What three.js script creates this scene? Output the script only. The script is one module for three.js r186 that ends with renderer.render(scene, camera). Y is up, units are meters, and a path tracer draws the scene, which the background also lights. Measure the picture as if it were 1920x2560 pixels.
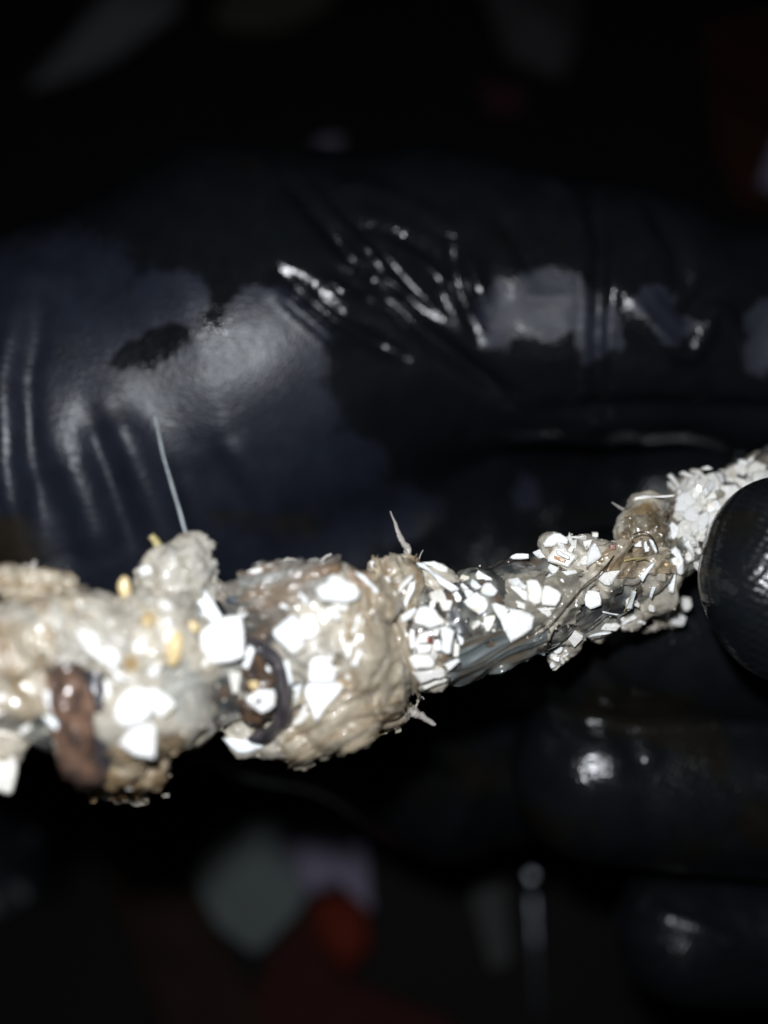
import * as THREE from 'three';
import { ImprovedNoise } from 'three/addons/math/ImprovedNoise.js';
import { mergeGeometries } from 'three/addons/utils/BufferGeometryUtils.js';

// ---------------------------------------------------------------- camera, lamp, exposure
const scene = new THREE.Scene();
scene.background = new THREE.Color(0x000000);
const PITCH = 70 * Math.PI / 180;                       // the phone looks down at the ground
const CAM = new THREE.Vector3(0, 0.262, 0);
const RIGHT = new THREE.Vector3(1, 0, 0);
const UP = new THREE.Vector3(0, Math.cos(PITCH), -Math.sin(PITCH));
const FWD = new THREE.Vector3(0, -Math.sin(PITCH), -Math.cos(PITCH));
const camera = new THREE.PerspectiveCamera(60, 0.75, 0.004, 4);
camera.position.copy(CAM);
camera.up.set(0, 1, 0);
camera.lookAt(CAM.clone().add(FWD));
camera.focus = 0.0705;
camera.userData.fStop = 9.8;
const TILT = new THREE.Quaternion().setFromRotationMatrix(new THREE.Matrix4().makeBasis(RIGHT, UP, FWD.clone().negate()));
const renderer = new THREE.WebGLRenderer();
renderer.toneMapping = THREE.LinearToneMapping;
renderer.toneMappingExposure = 1;
renderer.shadowMap.enabled = true;

// millimetres in the tilted frame of the hand (x right, y up the slope, z back along the slope's normal)
const F = 1280 / Math.tan(Math.PI / 6);
const mm = (px, py, d) => [(px - 960) / F * d, (1280 - py) / F * d, -d];
const world = (v) => CAM.clone().addScaledVector(RIGHT, v[0] / 1000).addScaledVector(UP, v[1] / 1000).addScaledVector(FWD, -v[2] / 1000);

const FLASH = [-4, 10, 1];
const flash = new THREE.PointLight(0xffffff, 0.026);
flash.color.setRGB(0.95, 0.99, 1.05);
flash.position.copy(world(FLASH));
flash.shadow.radius = 0.09;
flash.castShadow = true;
scene.add(flash);

// ---------------------------------------------------------------- helpers
let seed = 12345;
const rnd = () => { seed = (seed * 1664525 + 1013904223) >>> 0; return seed / 4294967296; };
const rr = (a, b) => a + (b - a) * rnd();
const noiseGen = new ImprovedNoise();
const noise = (x, y, z) => noiseGen.noise(x + 31.7, y + 17.3, z + 53.1);
const fbm = (x, y, z, o = 3) => { let a = 0, s = 1, t = 0; for (let i = 0; i < o; i++) { a += s * noise(x, y, z); t += s; s *= 0.5; x *= 2.03; y *= 2.03; z *= 2.03; } return a / t; };
const sub = (a, b) => [a[0] - b[0], a[1] - b[1], a[2] - b[2]];
const add = (a, b, s = 1) => [a[0] + b[0] * s, a[1] + b[1] * s, a[2] + b[2] * s];
const dot = (a, b) => a[0] * b[0] + a[1] * b[1] + a[2] * b[2];
const cross = (a, b) => [a[1] * b[2] - a[2] * b[1], a[2] * b[0] - a[0] * b[2], a[0] * b[1] - a[1] * b[0]];
const len = (a) => Math.hypot(a[0], a[1], a[2]);
const unit = (a) => { const l = len(a) || 1; return [a[0] / l, a[1] / l, a[2] / l]; };
const mix = (a, b, t) => a + (b - a) * t;
const clamp = (x, a = 0, b = 1) => Math.min(b, Math.max(a, x));
const smooth = (a, b, x) => { const t = clamp((x - a) / (b - a)); return t * t * (3 - 2 * t); };
const smin = (a, b, k) => { const h = Math.max(k - Math.abs(a - b), 0) / k; return Math.min(a, b) - h * h * k * 0.25; };
// distance to a capsule whose radius changes from end to end
function cone(p, c) {
  const { a, b, ra, rb } = c;
  const dx = b[0] - a[0], dy = b[1] - a[1], dz = b[2] - a[2], l2 = dx * dx + dy * dy + dz * dz;
  const px = p[0] - a[0], py = p[1] - a[1], pz = p[2] - a[2];
  const t = l2 > 0 ? clamp((px * dx + py * dy + pz * dz) / l2) : 0;
  return Math.hypot(px - dx * t, py - dy * t, pz - dz * t) - (ra + (rb - ra) * t);
}
const names = {};
const numbered = (n) => { const k = names[n] = (names[n] ?? -1) + 1; return k ? `${n}_${String(k).padStart(3, '0')}` : n; };
// a thing stands in the tilted frame with its origin at one of its own points (mm)
function thing(name, label, category, anchor) {
  const g = new THREE.Group(); g.name = numbered(name);
  g.position.copy(world(anchor)); g.quaternion.copy(TILT);
  g.userData = { label, category }; g.anchor = anchor; scene.add(g); return g;
}
function put(name, geo, mat, parent) {
  const m = new THREE.Mesh(geo, mat); m.name = name; m.castShadow = m.receiveShadow = true; parent.add(m); return m;
}
// triangles given in mm -> geometry in metres about an anchor
function meshGeo(pos, idx, anchor, col, uv) {
  const g = new THREE.BufferGeometry(), f = new Float32Array(pos.length);
  for (let i = 0; i < pos.length; i += 3) for (let k = 0; k < 3; k++) f[i + k] = (pos[i + k] - anchor[k]) / 1000;
  g.setAttribute('position', new THREE.BufferAttribute(f, 3));
  if (col) g.setAttribute('color', new THREE.BufferAttribute(new Float32Array(col), 3));
  if (uv) g.setAttribute('uv', new THREE.BufferAttribute(new Float32Array(uv), 2));
  if (idx) g.setIndex(idx);
  g.computeVertexNormals();
  return g;
}
// naive surface nets of a distance field
function nets(field, lo, hi, h) {
  const n = [0, 1, 2].map(k => Math.ceil((hi[k] - lo[k]) / h) + 1), [nx, ny, nz] = n;
  const v = new Float32Array(nx * ny * nz), p = [0, 0, 0];
  for (let k = 0, q = 0; k < nz; k++) for (let j = 0; j < ny; j++) for (let i = 0; i < nx; i++) { p[0] = lo[0] + i * h; p[1] = lo[1] + j * h; p[2] = lo[2] + k * h; v[q++] = field(p); }
  const id = new Int32Array(nx * ny * nz).fill(-1), pos = [], idx = [], sx = 1, sy = nx, sz = nx * ny;
  const corner = [0, 1, sy, sy + 1, sz, sz + 1, sz + sy, sz + sy + 1];
  const edges = []; for (let a = 0; a < 8; a++) for (const b of [1, 2, 4]) if (!(a & b)) edges.push([a, a | b]);
  for (let k = 0; k < nz - 1; k++) for (let j = 0; j < ny - 1; j++) for (let i = 0; i < nx - 1; i++) {
    const q = i + j * sy + k * sz; let m = 0;
    for (let c = 0; c < 8; c++) if (v[q + corner[c]] < 0) m |= 1 << c;
    if (m === 0 || m === 255) continue;
    let x = 0, y = 0, z = 0, t = 0;
    for (const [a, b] of edges) {
      if (((m >> a) & 1) === ((m >> b) & 1)) continue;
      const va = v[q + corner[a]], vb = v[q + corner[b]], s = va / (va - vb);
      x += (a & 1) + s * ((b & 1) - (a & 1)); y += ((a >> 1) & 1) + s * (((b >> 1) & 1) - ((a >> 1) & 1)); z += (a >> 2) + s * ((b >> 2) - (a >> 2)); t++;
    }
    id[q] = pos.length / 3; pos.push(lo[0] + (i + x / t) * h, lo[1] + (j + y / t) * h, lo[2] + (k + z / t) * h);
  }
  const quad = (a, b, c, d, flip) => { if (a < 0 || b < 0 || c < 0 || d < 0) return; flip ? idx.push(a, c, b, b, c, d) : idx.push(a, b, c, b, d, c); };
  for (let k = 1; k < nz - 1; k++) for (let j = 1; j < ny - 1; j++) for (let i = 1; i < nx - 1; i++) {
    const q = i + j * sy + k * sz, s = v[q] < 0;
    if (s !== v[q + sx] < 0) quad(id[q - sy - sz], id[q - sz], id[q - sy], id[q], !s);
    if (s !== v[q + sy] < 0) quad(id[q - sx - sz], id[q - sz], id[q - sx], id[q], s);
    if (s !== v[q + sz] < 0) quad(id[q - sx - sy], id[q - sy], id[q - sx], id[q], !s);
  }
  return { pos, idx };
}
function subdivide(m) {
  const key = new Map(), pos = m.pos, out = [];
  const mid = (a, b) => { const k = a < b ? a * 4194304 + b : b * 4194304 + a; let v = key.get(k); if (v === undefined) { v = pos.length / 3; for (let c = 0; c < 3; c++) pos.push((pos[a * 3 + c] + pos[b * 3 + c]) / 2); key.set(k, v); } return v; };
  for (let i = 0; i < m.idx.length; i += 3) { const [a, b, c] = [m.idx[i], m.idx[i + 1], m.idx[i + 2]], d = mid(a, b), e = mid(b, c), f = mid(c, a); out.push(a, d, f, d, b, e, f, e, c, d, e, f); }
  return { pos, idx: out };
}
const gradient = (field, p, e = 0.15) => unit([0, 1, 2].map(k => { const a = [...p], b = [...p]; a[k] += e; b[k] -= e; return field(a) - field(b); }));
// outward winding: make the triangles face up the distance field
function orient(m, field) {
  let s = 0;
  for (let i = 0; i < m.idx.length; i += 3 * 97) {
    const P = [0, 1, 2].map(k => [0, 1, 2].map(c => m.pos[m.idx[i + k] * 3 + c])), nn = cross(sub(P[1], P[0]), sub(P[2], P[0]));
    s += Math.sign(dot(nn, gradient(field, P[0])));
  }
  if (s < 0) for (let i = 0; i < m.idx.length; i += 3) { const t = m.idx[i]; m.idx[i] = m.idx[i + 1]; m.idx[i + 1] = t; }
  return m;
}
function tex(w, h, fn, srgb = false) {
  const d = new Uint8Array(w * h * 4);
  for (let j = 0; j < h; j++) for (let i = 0; i < w; i++) { const c = fn((i + 0.5) / w, (j + 0.5) / h), q = (j * w + i) * 4; if (typeof c === 'number') d[q] = d[q + 1] = d[q + 2] = clamp(c) * 255; else for (let k = 0; k < 3; k++) d[q + k] = clamp(c[k]) * 255; d[q + 3] = 255; }
  const t = new THREE.DataTexture(d, w, h); t.magFilter = t.minFilter = THREE.LinearFilter; t.wrapS = t.wrapT = THREE.RepeatWrapping;
  if (srgb) t.colorSpace = THREE.SRGBColorSpace; t.needsUpdate = true; return t;
}
function segDist(x, y, pts) {
  let best = 1e9, at = 0;
  for (let i = 0; i < pts.length - 1; i++) {
    const [ax, ay] = pts[i], [bx, by] = pts[i + 1], dx = bx - ax, dy = by - ay, l2 = dx * dx + dy * dy;
    const t = clamp(((x - ax) * dx + (y - ay) * dy) / l2), d = Math.hypot(x - ax - dx * t, y - ay - dy * t);
    if (d < best) { best = d; at = (i + t) / (pts.length - 1); }
  }
  return [best, at];
}

// ---------------------------------------------------------------- the ground far below the hand
{
  const g = new THREE.PlaneGeometry(3, 3, 60, 60); g.rotateX(-Math.PI / 2);
  const p = g.attributes.position;
  for (let i = 0; i < p.count; i++) p.setY(i, 0.002 * fbm(p.getX(i) * 20, 0, p.getZ(i) * 20));
  g.computeVertexNormals();
  const map = tex(512, 512, (u, v) => { const n = 0.5 + 0.5 * fbm(u * 9, v * 9, 3, 4), s = noise(u * 90, v * 90, 1); const k = 0.05 + 0.05 * n + 0.02 * s; return [k * 1.1, k * 0.95, k * 0.9]; }, true);
  const m = put('ground', g, new THREE.MeshStandardMaterial({ map, roughness: 0.85 }), scene);
  m.userData.kind = 'structure';
}

// ---------------------------------------------------------------- gloved hand
const cap = (a, b, ra, rb) => ({ a: mm(...a), b: mm(...b), ra, rb });
const chain = (pts) => pts.slice(1).map((q, i) => cap(pts[i].slice(0, 3), q.slice(0, 3), pts[i][3], q[3]));
const palmBones = [
  ...chain([[-1300, 1420, 118, 26], [-300, 1270, 113, 26], [200, 1130, 112, 25], [650, 895, 112, 24.5]]),
  ...chain([[300, 1300, 118, 24], [700, 1480, 128, 23], [1500, 1420, 128, 19]]),
  ...chain([[700, 1480, 128, 22], [1120, 1830, 130, 15], [1600, 1850, 134, 12]]),
];
const thumbBones = chain([[655, 875, 112, 24], [1080, 770, 109, 17], [1500, 790, 103, 13.2], [2000, 870, 104, 12], [2350, 900, 108, 11]]);
const fingers = [
  chain([[1650, 1250, 120, 11], [2500, 1330, 104, 10.5], [2500, 1450, 82, 9.5], [2125, 1445, 70.5, 8.2]]).concat(chain([[1955, 1345, 68, 4.6], [1942, 1450, 67.5, 4.6], [1975, 1555, 68.5, 4.8]])),
  chain([[1650, 1430, 128, 11], [2550, 1600, 112, 10], [2250, 1600, 100, 10.2], [1525, 1560, 97, 10.6]]),
  chain([[1650, 1650, 131, 11], [2550, 1950, 115, 10], [2200, 1990, 100, 9.9], [1490, 1930, 98, 9.4]]),
  chain([[1600, 1850, 134, 10], [2500, 2250, 124, 9], [2250, 2340, 108, 8.4], [1700, 2330, 107, 8]]),
];
function handField(p) {
  let d = 1e9;
  for (const c of palmBones) d = smin(d, cone(p, c), 9);
  let t = 1e9; for (const c of thumbBones) t = smin(t, cone(p, c), 7);
  d = smin(d, t, 5);
  for (const f of fingers) { let q = 1e9; for (const c of f) q = smin(q, cone(p, c), 3.5); d = smin(d, q, 1.6); }
  return d;
}
// folds of the glove, laid out on the glove's own sheet: [points, width, height (mm, minus for a crease)]
const HX0 = -80, HX1 = 70, HY0 = -75, HY1 = 75;            // extent of the glove's sheet (mm)
const on = (px, py, d = 93) => [(px - 960) / F * d, (1280 - py) / F * d];
const fold = (pts, w, h, d) => ({ pts: pts.map(([x, y]) => on(x, y, d)), w, h });
const folds = [
  fold([[270, 1020], [330, 1130], [420, 1340], [470, 1500]], 2.2, 1.2), fold([[225, 1040], [270, 1180], [340, 1400]], 1.5, -0.9),
  fold([[150, 1120], [210, 1240], [260, 1400]], 2.4, 0.75), fold([[110, 1150], [150, 1300], [180, 1450]], 1.8, -0.7),
  fold([[70, 700], [20, 950], [25, 1150], [60, 1400]], 1.8, 1.1), fold([[100, 720], [60, 950], [70, 1150], [110, 1400]], 1.4, -0.9),
  fold([[-60, 800], [-50, 1100], [-20, 1400]], 1.7, 0.6), fold([[560, 1080], [640, 1200], [730, 1400]], 1.9, 0.6), fold([[520, 1120], [590, 1250], [650, 1400]], 1.8, -0.5),
  fold([[735, 470], [900, 650], [1050, 820], [1180, 930], [1290, 1010]], 1.0, -1.5), fold([[790, 450], [950, 620], [1110, 800]], 0.8, -0.8),
  fold([[700, 680], [790, 750], [900, 835], [1010, 890]], 0.85, -1.1), fold([[690, 730], [760, 790], [850, 865]], 0.7, 0.75),
  fold([[780, 730], [850, 785], [890, 810]], 0.6, 0.75), fold([[810, 700], [880, 750]], 0.6, 0.7),
  fold([[855, 650], [960, 700], [1010, 735]], 0.6, 0.8), fold([[880, 605], [940, 640]], 0.6, 0.8), fold([[850, 690], [980, 760]], 0.6, -0.7),
  fold([[1010, 620], [1080, 680], [1120, 720]], 0.7, 0.7), fold([[1160, 640], [1185, 700], [1210, 770]], 1.1, 0.8), fold([[1130, 600], [1150, 720], [1200, 840]], 0.9, -0.9),
  fold([[1240, 520], [1290, 600], [1340, 690]], 1.0, -0.6), fold([[1300, 740], [1360, 750], [1430, 742]], 0.7, 0.22),
  fold([[1480, 470], [1505, 600], [1500, 800], [1490, 1040]], 0.9, -1.2), fold([[1530, 640], [1515, 800], [1512, 900]], 0.8, 0.7), fold([[1440, 560], [1460, 760], [1455, 1000]], 1.2, 0.4),
  fold([[1560, 720], [1620, 800], [1700, 885], [1730, 890], [1760, 840], [1785, 775], [1820, 790], [1850, 830]], 0.9, 0.75), fold([[1640, 700], [1720, 790], [1750, 760], [1790, 700]], 1.0, -0.7),
  fold([[1620, 500], [1700, 620], [1720, 760]], 1.2, -0.7), fold([[1360, 430], [1420, 500], [1450, 600]], 1.0, 0.6),
  fold([[820, 480], [900, 470], [1000, 500], [1150, 580]], 1.0, 0.45), fold([[870, 540], [1000, 590], [1100, 650]], 0.8, -0.5),
  fold([[1300, 1050], [1600, 1040], [1960, 1060]], 1.2, -0.9, 100), fold([[1410, 1130], [1370, 1220], [1340, 1300]], 1.1, 0.8, 104), fold([[1500, 1120], [1480, 1260]], 1.3, -0.6, 104), fold([[1730, 1120], [1760, 1250]], 1.3, 0.5, 104),
  fold([[1390, 1780], [1430, 1860], [1460, 1880]], 0.8, 0.45, 86), fold([[1440, 1730], [1560, 1830], [1690, 1950]], 1.4, -0.4, 86), fold([[1460, 1640], [1640, 1800], [1920, 1860]], 1.1, -0.55, 84),
  fold([[1650, 1900], [1700, 1960]], 1.0, 0.4, 86), fold([[1000, 2150], [1100, 1950], [1180, 1800]], 1.6, 0.8, 112), fold([[1100, 2150], [1220, 1950]], 1.5, -0.8, 112), fold([[1530, 2200], [1700, 2250], [1800, 2300]], 1.1, 0.5, 100),
];
function sheet(x, y) {                                     // height of the folds at a place on the sheet
  let h = 0;
  for (const f of folds) {
    const [d, t] = segDist(x, y, f.pts);
    if (d > f.w * 3) continue;
    const e = smooth(0, 0.22, t) * smooth(1, 0.78, t);
    h += f.h * Math.exp(-(d * d) / (f.w * f.w)) * (0.35 + 0.65 * e);
  }
  return h;
}
// where the film of water covers the glove (dry elsewhere), with a ragged outline
const dryBlots = [
  [[130, 980], 330, 430], [[455, 790], 100, 85], [[560, 1060], 300, 200], [[715, 890], 115, 140], [[690, 800], 90, 60], [[500, 1330], 480, 190], [[830, 1190], 150, 120],
  [[1610, 780], 55, 50], [[1480, 860], 50, 70], [[1230, 800], 50, 80], [[1360, 775], 110, 80], [[1900, 850], 70, 90], [[1660, 840], 70, 35], [[940, 1280], 200, 90], [[1390, 1215], 40, 60],
];
const wetBlots = [[[420, 900], 110, 42, -0.42]];
function dryness(x, y) {
  const px = x * F / 93 + 960, py = 1280 - y * F / 93;
  const w = 34 * fbm(px / 70, py / 70, 4.2, 4), w2 = 34 * fbm(px / 70, py / 70, 9.2, 4);
  let best = -1;
  for (const [[cx, cy], rx, ry] of dryBlots) best = Math.max(best, 1 - Math.hypot((px + w * 1.5 - cx) / rx, (py + w2 * 1.5 - cy) / ry));
  for (const [[cx, cy], rx, ry, a] of wetBlots) { const u = px + w - cx, v = py + w2 - cy, q = 1 - Math.hypot((u * Math.cos(a) + v * Math.sin(a)) / rx, (v * Math.cos(a) - u * Math.sin(a)) / ry); if (q > 0) best = Math.min(best, 0.05 - q); }
  return smooth(-0.14, 0.16, best + 0.10 * noise(px / 18, py / 18, 2));
}
const hand = (() => {
  let m = nets(handField, [-88, -66, -160], [82, 50, -56], 1.0);
  m = subdivide(orient(m, handField));
  const pos = m.pos, uv = [];
  for (let i = 0; i < pos.length; i += 3) {
    const p = [pos[i], pos[i + 1], pos[i + 2]], n = gradient(handField, p, 0.4);
    const near = smooth(-0.15, 0.35, n[2]);                 // the folds lie on the side of the glove that shows them
    const d0 = handField(p);
    const puff = 0.5 * fbm(p[0] / 14, p[1] / 14, p[2] / 14, 2) + 0.03 * fbm(p[0] / 2.2, p[1] / 2.2, p[2] / 2.2, 2);
    const h = near * sheet(p[0] * 93 / Math.max(60, -p[2]), p[1] * 93 / Math.max(60, -p[2])) + puff - d0;
    pos[i] += n[0] * h; pos[i + 1] += n[1] * h; pos[i + 2] += n[2] * h;
    uv.push((p[0] - HX0) / (HX1 - HX0), (p[1] - HY0) / (HY1 - HY0));
  }
  const N = 1024, X = (u) => HX0 + u * (HX1 - HX0), Y = (v) => HY0 + v * (HY1 - HY0);
  const dry = new Float32Array(N * N);
  for (let j = 0; j < N; j++) for (let i = 0; i < N; i++) dry[j * N + i] = dryness(X((i + 0.5) / N), Y((j + 0.5) / N));
  const at = (u, v) => dry[Math.min(N - 1, v * N | 0) * N + Math.min(N - 1, u * N | 0)];
  const map = tex(N, N, (u, v) => {
    const x = X(u), y = Y(v), d = at(u, v), g = fbm(x / 3, y / 3, 1, 4), fine = noise(x * 3, y * 3, 7);
    const mud = smooth(0.12, 0.5, fbm(x / 12, y / 12, 6, 4) + (y < 0 ? 0.12 : -0.12));
    const k = mix(0.075, 0.12, d) * (1 + 0.3 * g + 0.12 * fine);
    return [k * mix(0.88, 1.3, mud * 0.8), k * mix(1.0, 1.06, mud), k * mix(mix(1.14, 1.32, d), 0.8, mud)];
  }, true);
  const roughnessMap = tex(N, N, (u, v) => { const x = X(u), y = Y(v), d = at(u, v); return mix(0.17, 0.42, d) + 0.10 * fbm(x / 2, y / 2, 3, 3) + 0.05 * noise(x / 9, y / 9, 5) + 0.16 * d * smooth(6, 14, x) * smooth(0, 8, y) + 0.12 * smooth(24, 28, x) * smooth(6, 2, y); });
  const B = 2048;
  const bumpMap = tex(B, B, (u, v) => {
    const x = X(u), y = Y(v), grip = smooth(24, 28, x) * smooth(6, 2, y);
    const weave = Math.sin(x * 7.2 + y * 2.2) * Math.sin(y * 7.6 - x * 1.9);
    return 0.5 + 0.22 * noise(x * 2.6, y * 2.6, 1) + 0.16 * noise(x * 5.3, y * 5.3, 5) + 0.25 * grip * weave;
  });
  const mat = new THREE.MeshPhysicalMaterial({ map, roughness: 1, roughnessMap, bumpMap, bumpScale: 0.00012, specularIntensity: 1, ior: 1.5 });
  const anchor = mm(200, 1130, 112);
  const g = thing('gloved_hand', 'hand in a wet wrinkled black rubber glove, curled fingers pinching the crusted stem', 'hand', anchor);
  put('glove', meshGeo(pos, m.idx, anchor, null, uv), mat, g);
  return g;
})();

// ---------------------------------------------------------------- crusted stem
const depthTable = [[-400, 55], [0, 57.8], [300, 60.2], [560, 63.2], [800, 65.6], [1080, 68.8], [1300, 71.5], [1500, 74.5], [1700, 78.5], [1920, 83], [2200, 88]];
function D(px) { for (let i = 1; i < depthTable.length; i++) if (px <= depthTable[i][0] || i === depthTable.length - 1) { const [a, b] = [depthTable[i - 1], depthTable[i]]; return a[1] + (b[1] - a[1]) * clamp((px - a[0]) / (b[0] - a[0]), 0, 1.2); } }
const B = (px, py, dz = 0) => mm(px, py, D(px) + dz);
const R = (px, r) => r * D(px) / F;
const corePath = [[-350, 1600, 125], [-60, 1650, 125], [180, 1745, 135], [330, 1730, 140], [560, 1680, 135], [850, 1630, 130], [1000, 1595, 135], [1130, 1566, 138], [1260, 1532, 130], [1400, 1484, 112], [1540, 1440, 92], [1680, 1370, 80], [1800, 1280, 72], [1950, 1170, 62], [2150, 1080, 60]];
const curve = new THREE.CatmullRomCurve3(corePath.map(([x, y]) => new THREE.Vector3(...B(x, y))));
const coreR = (t) => { const f = t * (corePath.length - 1), i = Math.min(corePath.length - 2, Math.floor(f)), k = f - i; return mix(R(corePath[i][0], corePath[i][2]), R(corePath[i + 1][0], corePath[i + 1][2]), k); };
const coreCaps = []; { const n = 60; for (let i = 0; i < n; i++) coreCaps.push({ a: curve.getPoint(i / n).toArray(), b: curve.getPoint((i + 1) / n).toArray(), ra: coreR(i / n), rb: coreR((i + 1) / n) }); }
function coreField(p) { let d = 1e9; for (const c of coreCaps) { const q = cone(p, c); if (q < d) d = q; } return d; }

// lumps of slime: [x, y, offset in depth, radius] and strips [x0,y0,dz0,r0, x1,y1,dz1,r1]
const lumps = [
  [-60, 1640, 0, 130], [20, 1640, -1, 100], [60, 1560, -1, 60], [60, 1740, 0, 85], [20, 1830, 0, 55], [130, 1580, -2, 75],
  [190, 1570, -2, 85], [240, 1590, -2.2, 95], [310, 1600, -2.5, 105], [400, 1600, -2.2, 110], [470, 1640, -2, 100], [340, 1770, -2.6, 110], [430, 1760, -2.2, 105], [300, 1880, -1, 75], [370, 1910, 0, 50], [470, 1780, 0, 90],
  [430, 1440, 0, 80], [470, 1400, 0, 52], [375, 1460, 0, 45], [500, 1470, 0, 45], [340, 1520, -1, 45], [505, 1440, 1, 30],
  [610, 1500, 0, 60], [670, 1490, -1.5, 75], [740, 1490, -2.5, 85], [830, 1500, -3, 95], [900, 1520, -2.6, 90], [940, 1580, -2.3, 80], [860, 1620, -3.6, 100], [930, 1690, -2.4, 90], [840, 1760, -2.4, 105], [960, 1770, -0.8, 55], [760, 1820, -1, 80], [680, 1845, 0, 55], [610, 1840, 0, 50], [740, 1860, 0, 48], [820, 1830, 0, 45], [995, 1780, -0.5, 32], [770, 1600, -3.6, 75], [720, 1640, -2.5, 60],
  [955, 1430, -1, 42], [1000, 1470, -1.5, 55], [1080, 1440, -0.5, 40], [1110, 1480, -1.5, 42], [1070, 1570, -2, 60], [1085, 1620, -2.6, 60], [1075, 1680, -1.6, 52], [1010, 1620, -1.5, 50],
  [1335, 1495, -2.5, 66], [1385, 1500, -2.6, 52], [1300, 1590, -1.8, 44], [1340, 1560, -2.2, 44], [1290, 1480, -3.0, 36], [1385, 1360, -0.5, 36], [1400, 1390, -1.4, 46], [1445, 1380, -1.2, 46], [1485, 1385, -1.2, 42], [1440, 1430, -2.2, 40], [1470, 1470, -2.4, 42], [1430, 1500, -2.4, 36], [1420, 1610, 0.5, 34], [1395, 1645, 1, 24],
  [1500, 1450, -2.8, 60], [1550, 1420, -2.8, 58], [1610, 1420, -2.8, 64], [1660, 1420, -1.8, 54], [1640, 1480, -1.2, 55], [1500, 1540, 0, 50], [1580, 1540, 0, 36],
  [1720, 1240, 1, 50], [1760, 1250, 0.2, 62], [1730, 1300, 0.3, 55], [1780, 1320, 0.5, 50], [1745, 1370, 1, 38], [1850, 1200, 1, 45], [1900, 1170, 1, 40], [1820, 1230, 0.6, 46], [1700, 1400, 0.5, 35], [1980, 1150, 1, 45],
  [1668, 1300, 1.2, 34], [1676, 1350, 1.0, 30], [1640, 1262, 0.4, 30],
  [1700, 1512, 4, 20], [1690, 1550, 4.5, 18],
];
const strips = [
  [130, 1690, -2.5, 26, 150, 1850, -2.2, 16],
  [-80, 1470, 0, 24, 30, 1452, 0, 22], [30, 1452, 0, 22, 100, 1445, 0, 24], [100, 1445, 0, 24, 170, 1490, -0.5, 22], [170, 1490, -0.5, 22, 260, 1530, -1.5, 30], [45, 1480, 0, 14, 100, 1500, 0, 14],
  [20, 1850, 0, 50, 12, 1960, 0, 14], [470, 1400, 0, 40, 488, 1348, 0, 20],
  [200, 1965, 3, 14, 300, 1990, 4, 17], [300, 1990, 4, 17, 360, 2000, 5, 12],
  [1600, 1400, -2.2, 68, 1606, 1330, -2, 60], [1606, 1330, -2, 60, 1612, 1275, -1, 48],
  [1560, 1360, -5.0, 14, 1440, 1478, -5.0, 18], [1440, 1478, -5.0, 18, 1352, 1596, -4.2, 15], [1500, 1400, -4.1, 22, 1560, 1400, -4.2, 20], [1135, 1690, -1.4, 22, 1230, 1655, -2.0, 26], [1230, 1655, -2.0, 26, 1340, 1612, -1.8, 20], [1340, 1612, -1.8, 18, 1500, 1580, -0.5, 18],
  [1500, 1590, 0.4, 16, 1620, 1500, 0.4, 22], [1640, 1540, 3, 10, 1690, 1520, 4, 14], [1600, 1580, 3, 7, 1690, 1556, 4.5, 10],
  [1012, 1392, 0.5, 12, 1022, 1420, 0, 18],
];
const gelBones = [
  ...lumps.map(([x, y, dz, r]) => ({ a: B(x, y, dz), b: B(x, y, dz), ra: R(x, r), rb: R(x, r) })),
  ...strips.map(([x0, y0, z0, r0, x1, y1, z1, r1]) => ({ a: B(x0, y0, z0), b: B(x1, y1, z1), ra: R(x0, r0), rb: R(x1, r1) })),
];
for (const c of gelBones) { c.c = [0, 1, 2].map(k => (c.a[k] + c.b[k]) / 2); c.s = len(sub(c.a, c.b)) / 2 + Math.max(c.ra, c.rb) + 2.5; }
const pits = [[B(1545, 1502, -3.4), R(1545, 44)], [B(1580, 1495, -3.4), R(1580, 36)], [B(1590, 1385, -4.6), R(1590, 30)], [B(1630, 1370, -4.6), R(1630, 26)], [B(990, 1560, -4.4), R(990, 26)], [B(830, 1610, -6), R(830, 14)], [B(845, 1650, -6), R(845, 14)]];
function gelField(p) {
  let d = 1e9;
  for (const c of gelBones) {
    const dx = p[0] - c.c[0], dy = p[1] - c.c[1], dz = p[2] - c.c[2], s = c.s;
    if (dx * dx + dy * dy + dz * dz > s * s) { continue; }
    d = smin(d, cone(p, c), 0.9);
  }
  if (d > 2.5) return 2.5;
  const w = 1.1 * noise(p[0] * 0.5, p[1] * 0.5, p[2] * 0.5);
  d += 0.75 * fbm(p[0] * 0.42, p[1] * 0.42, p[2] * 0.42, 3) + 0.34 * (Math.abs(noise(p[0] * 0.95 + w, p[1] * 0.95 - w, p[2] * 0.95)) - 0.2) + 0.17 * Math.abs(noise(p[0] * 2.3 - w, p[1] * 2.3, p[2] * 2.3 + w));
  for (const [c, r] of pits) { const q = r - len(sub(p, c)); if (q > -1.2) d = -smin(-d, -q, 0.6); }
  return d;
}
const stemField = (p) => Math.min(gelField(p), coreField(p));

const ANCHOR = mm(1260, 1540, 71);
const stem = thing('crusted_stem', 'wet dark stem crusted with white shell chips and tan slime, held across the gloved hand', 'stem', ANCHOR);

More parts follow.
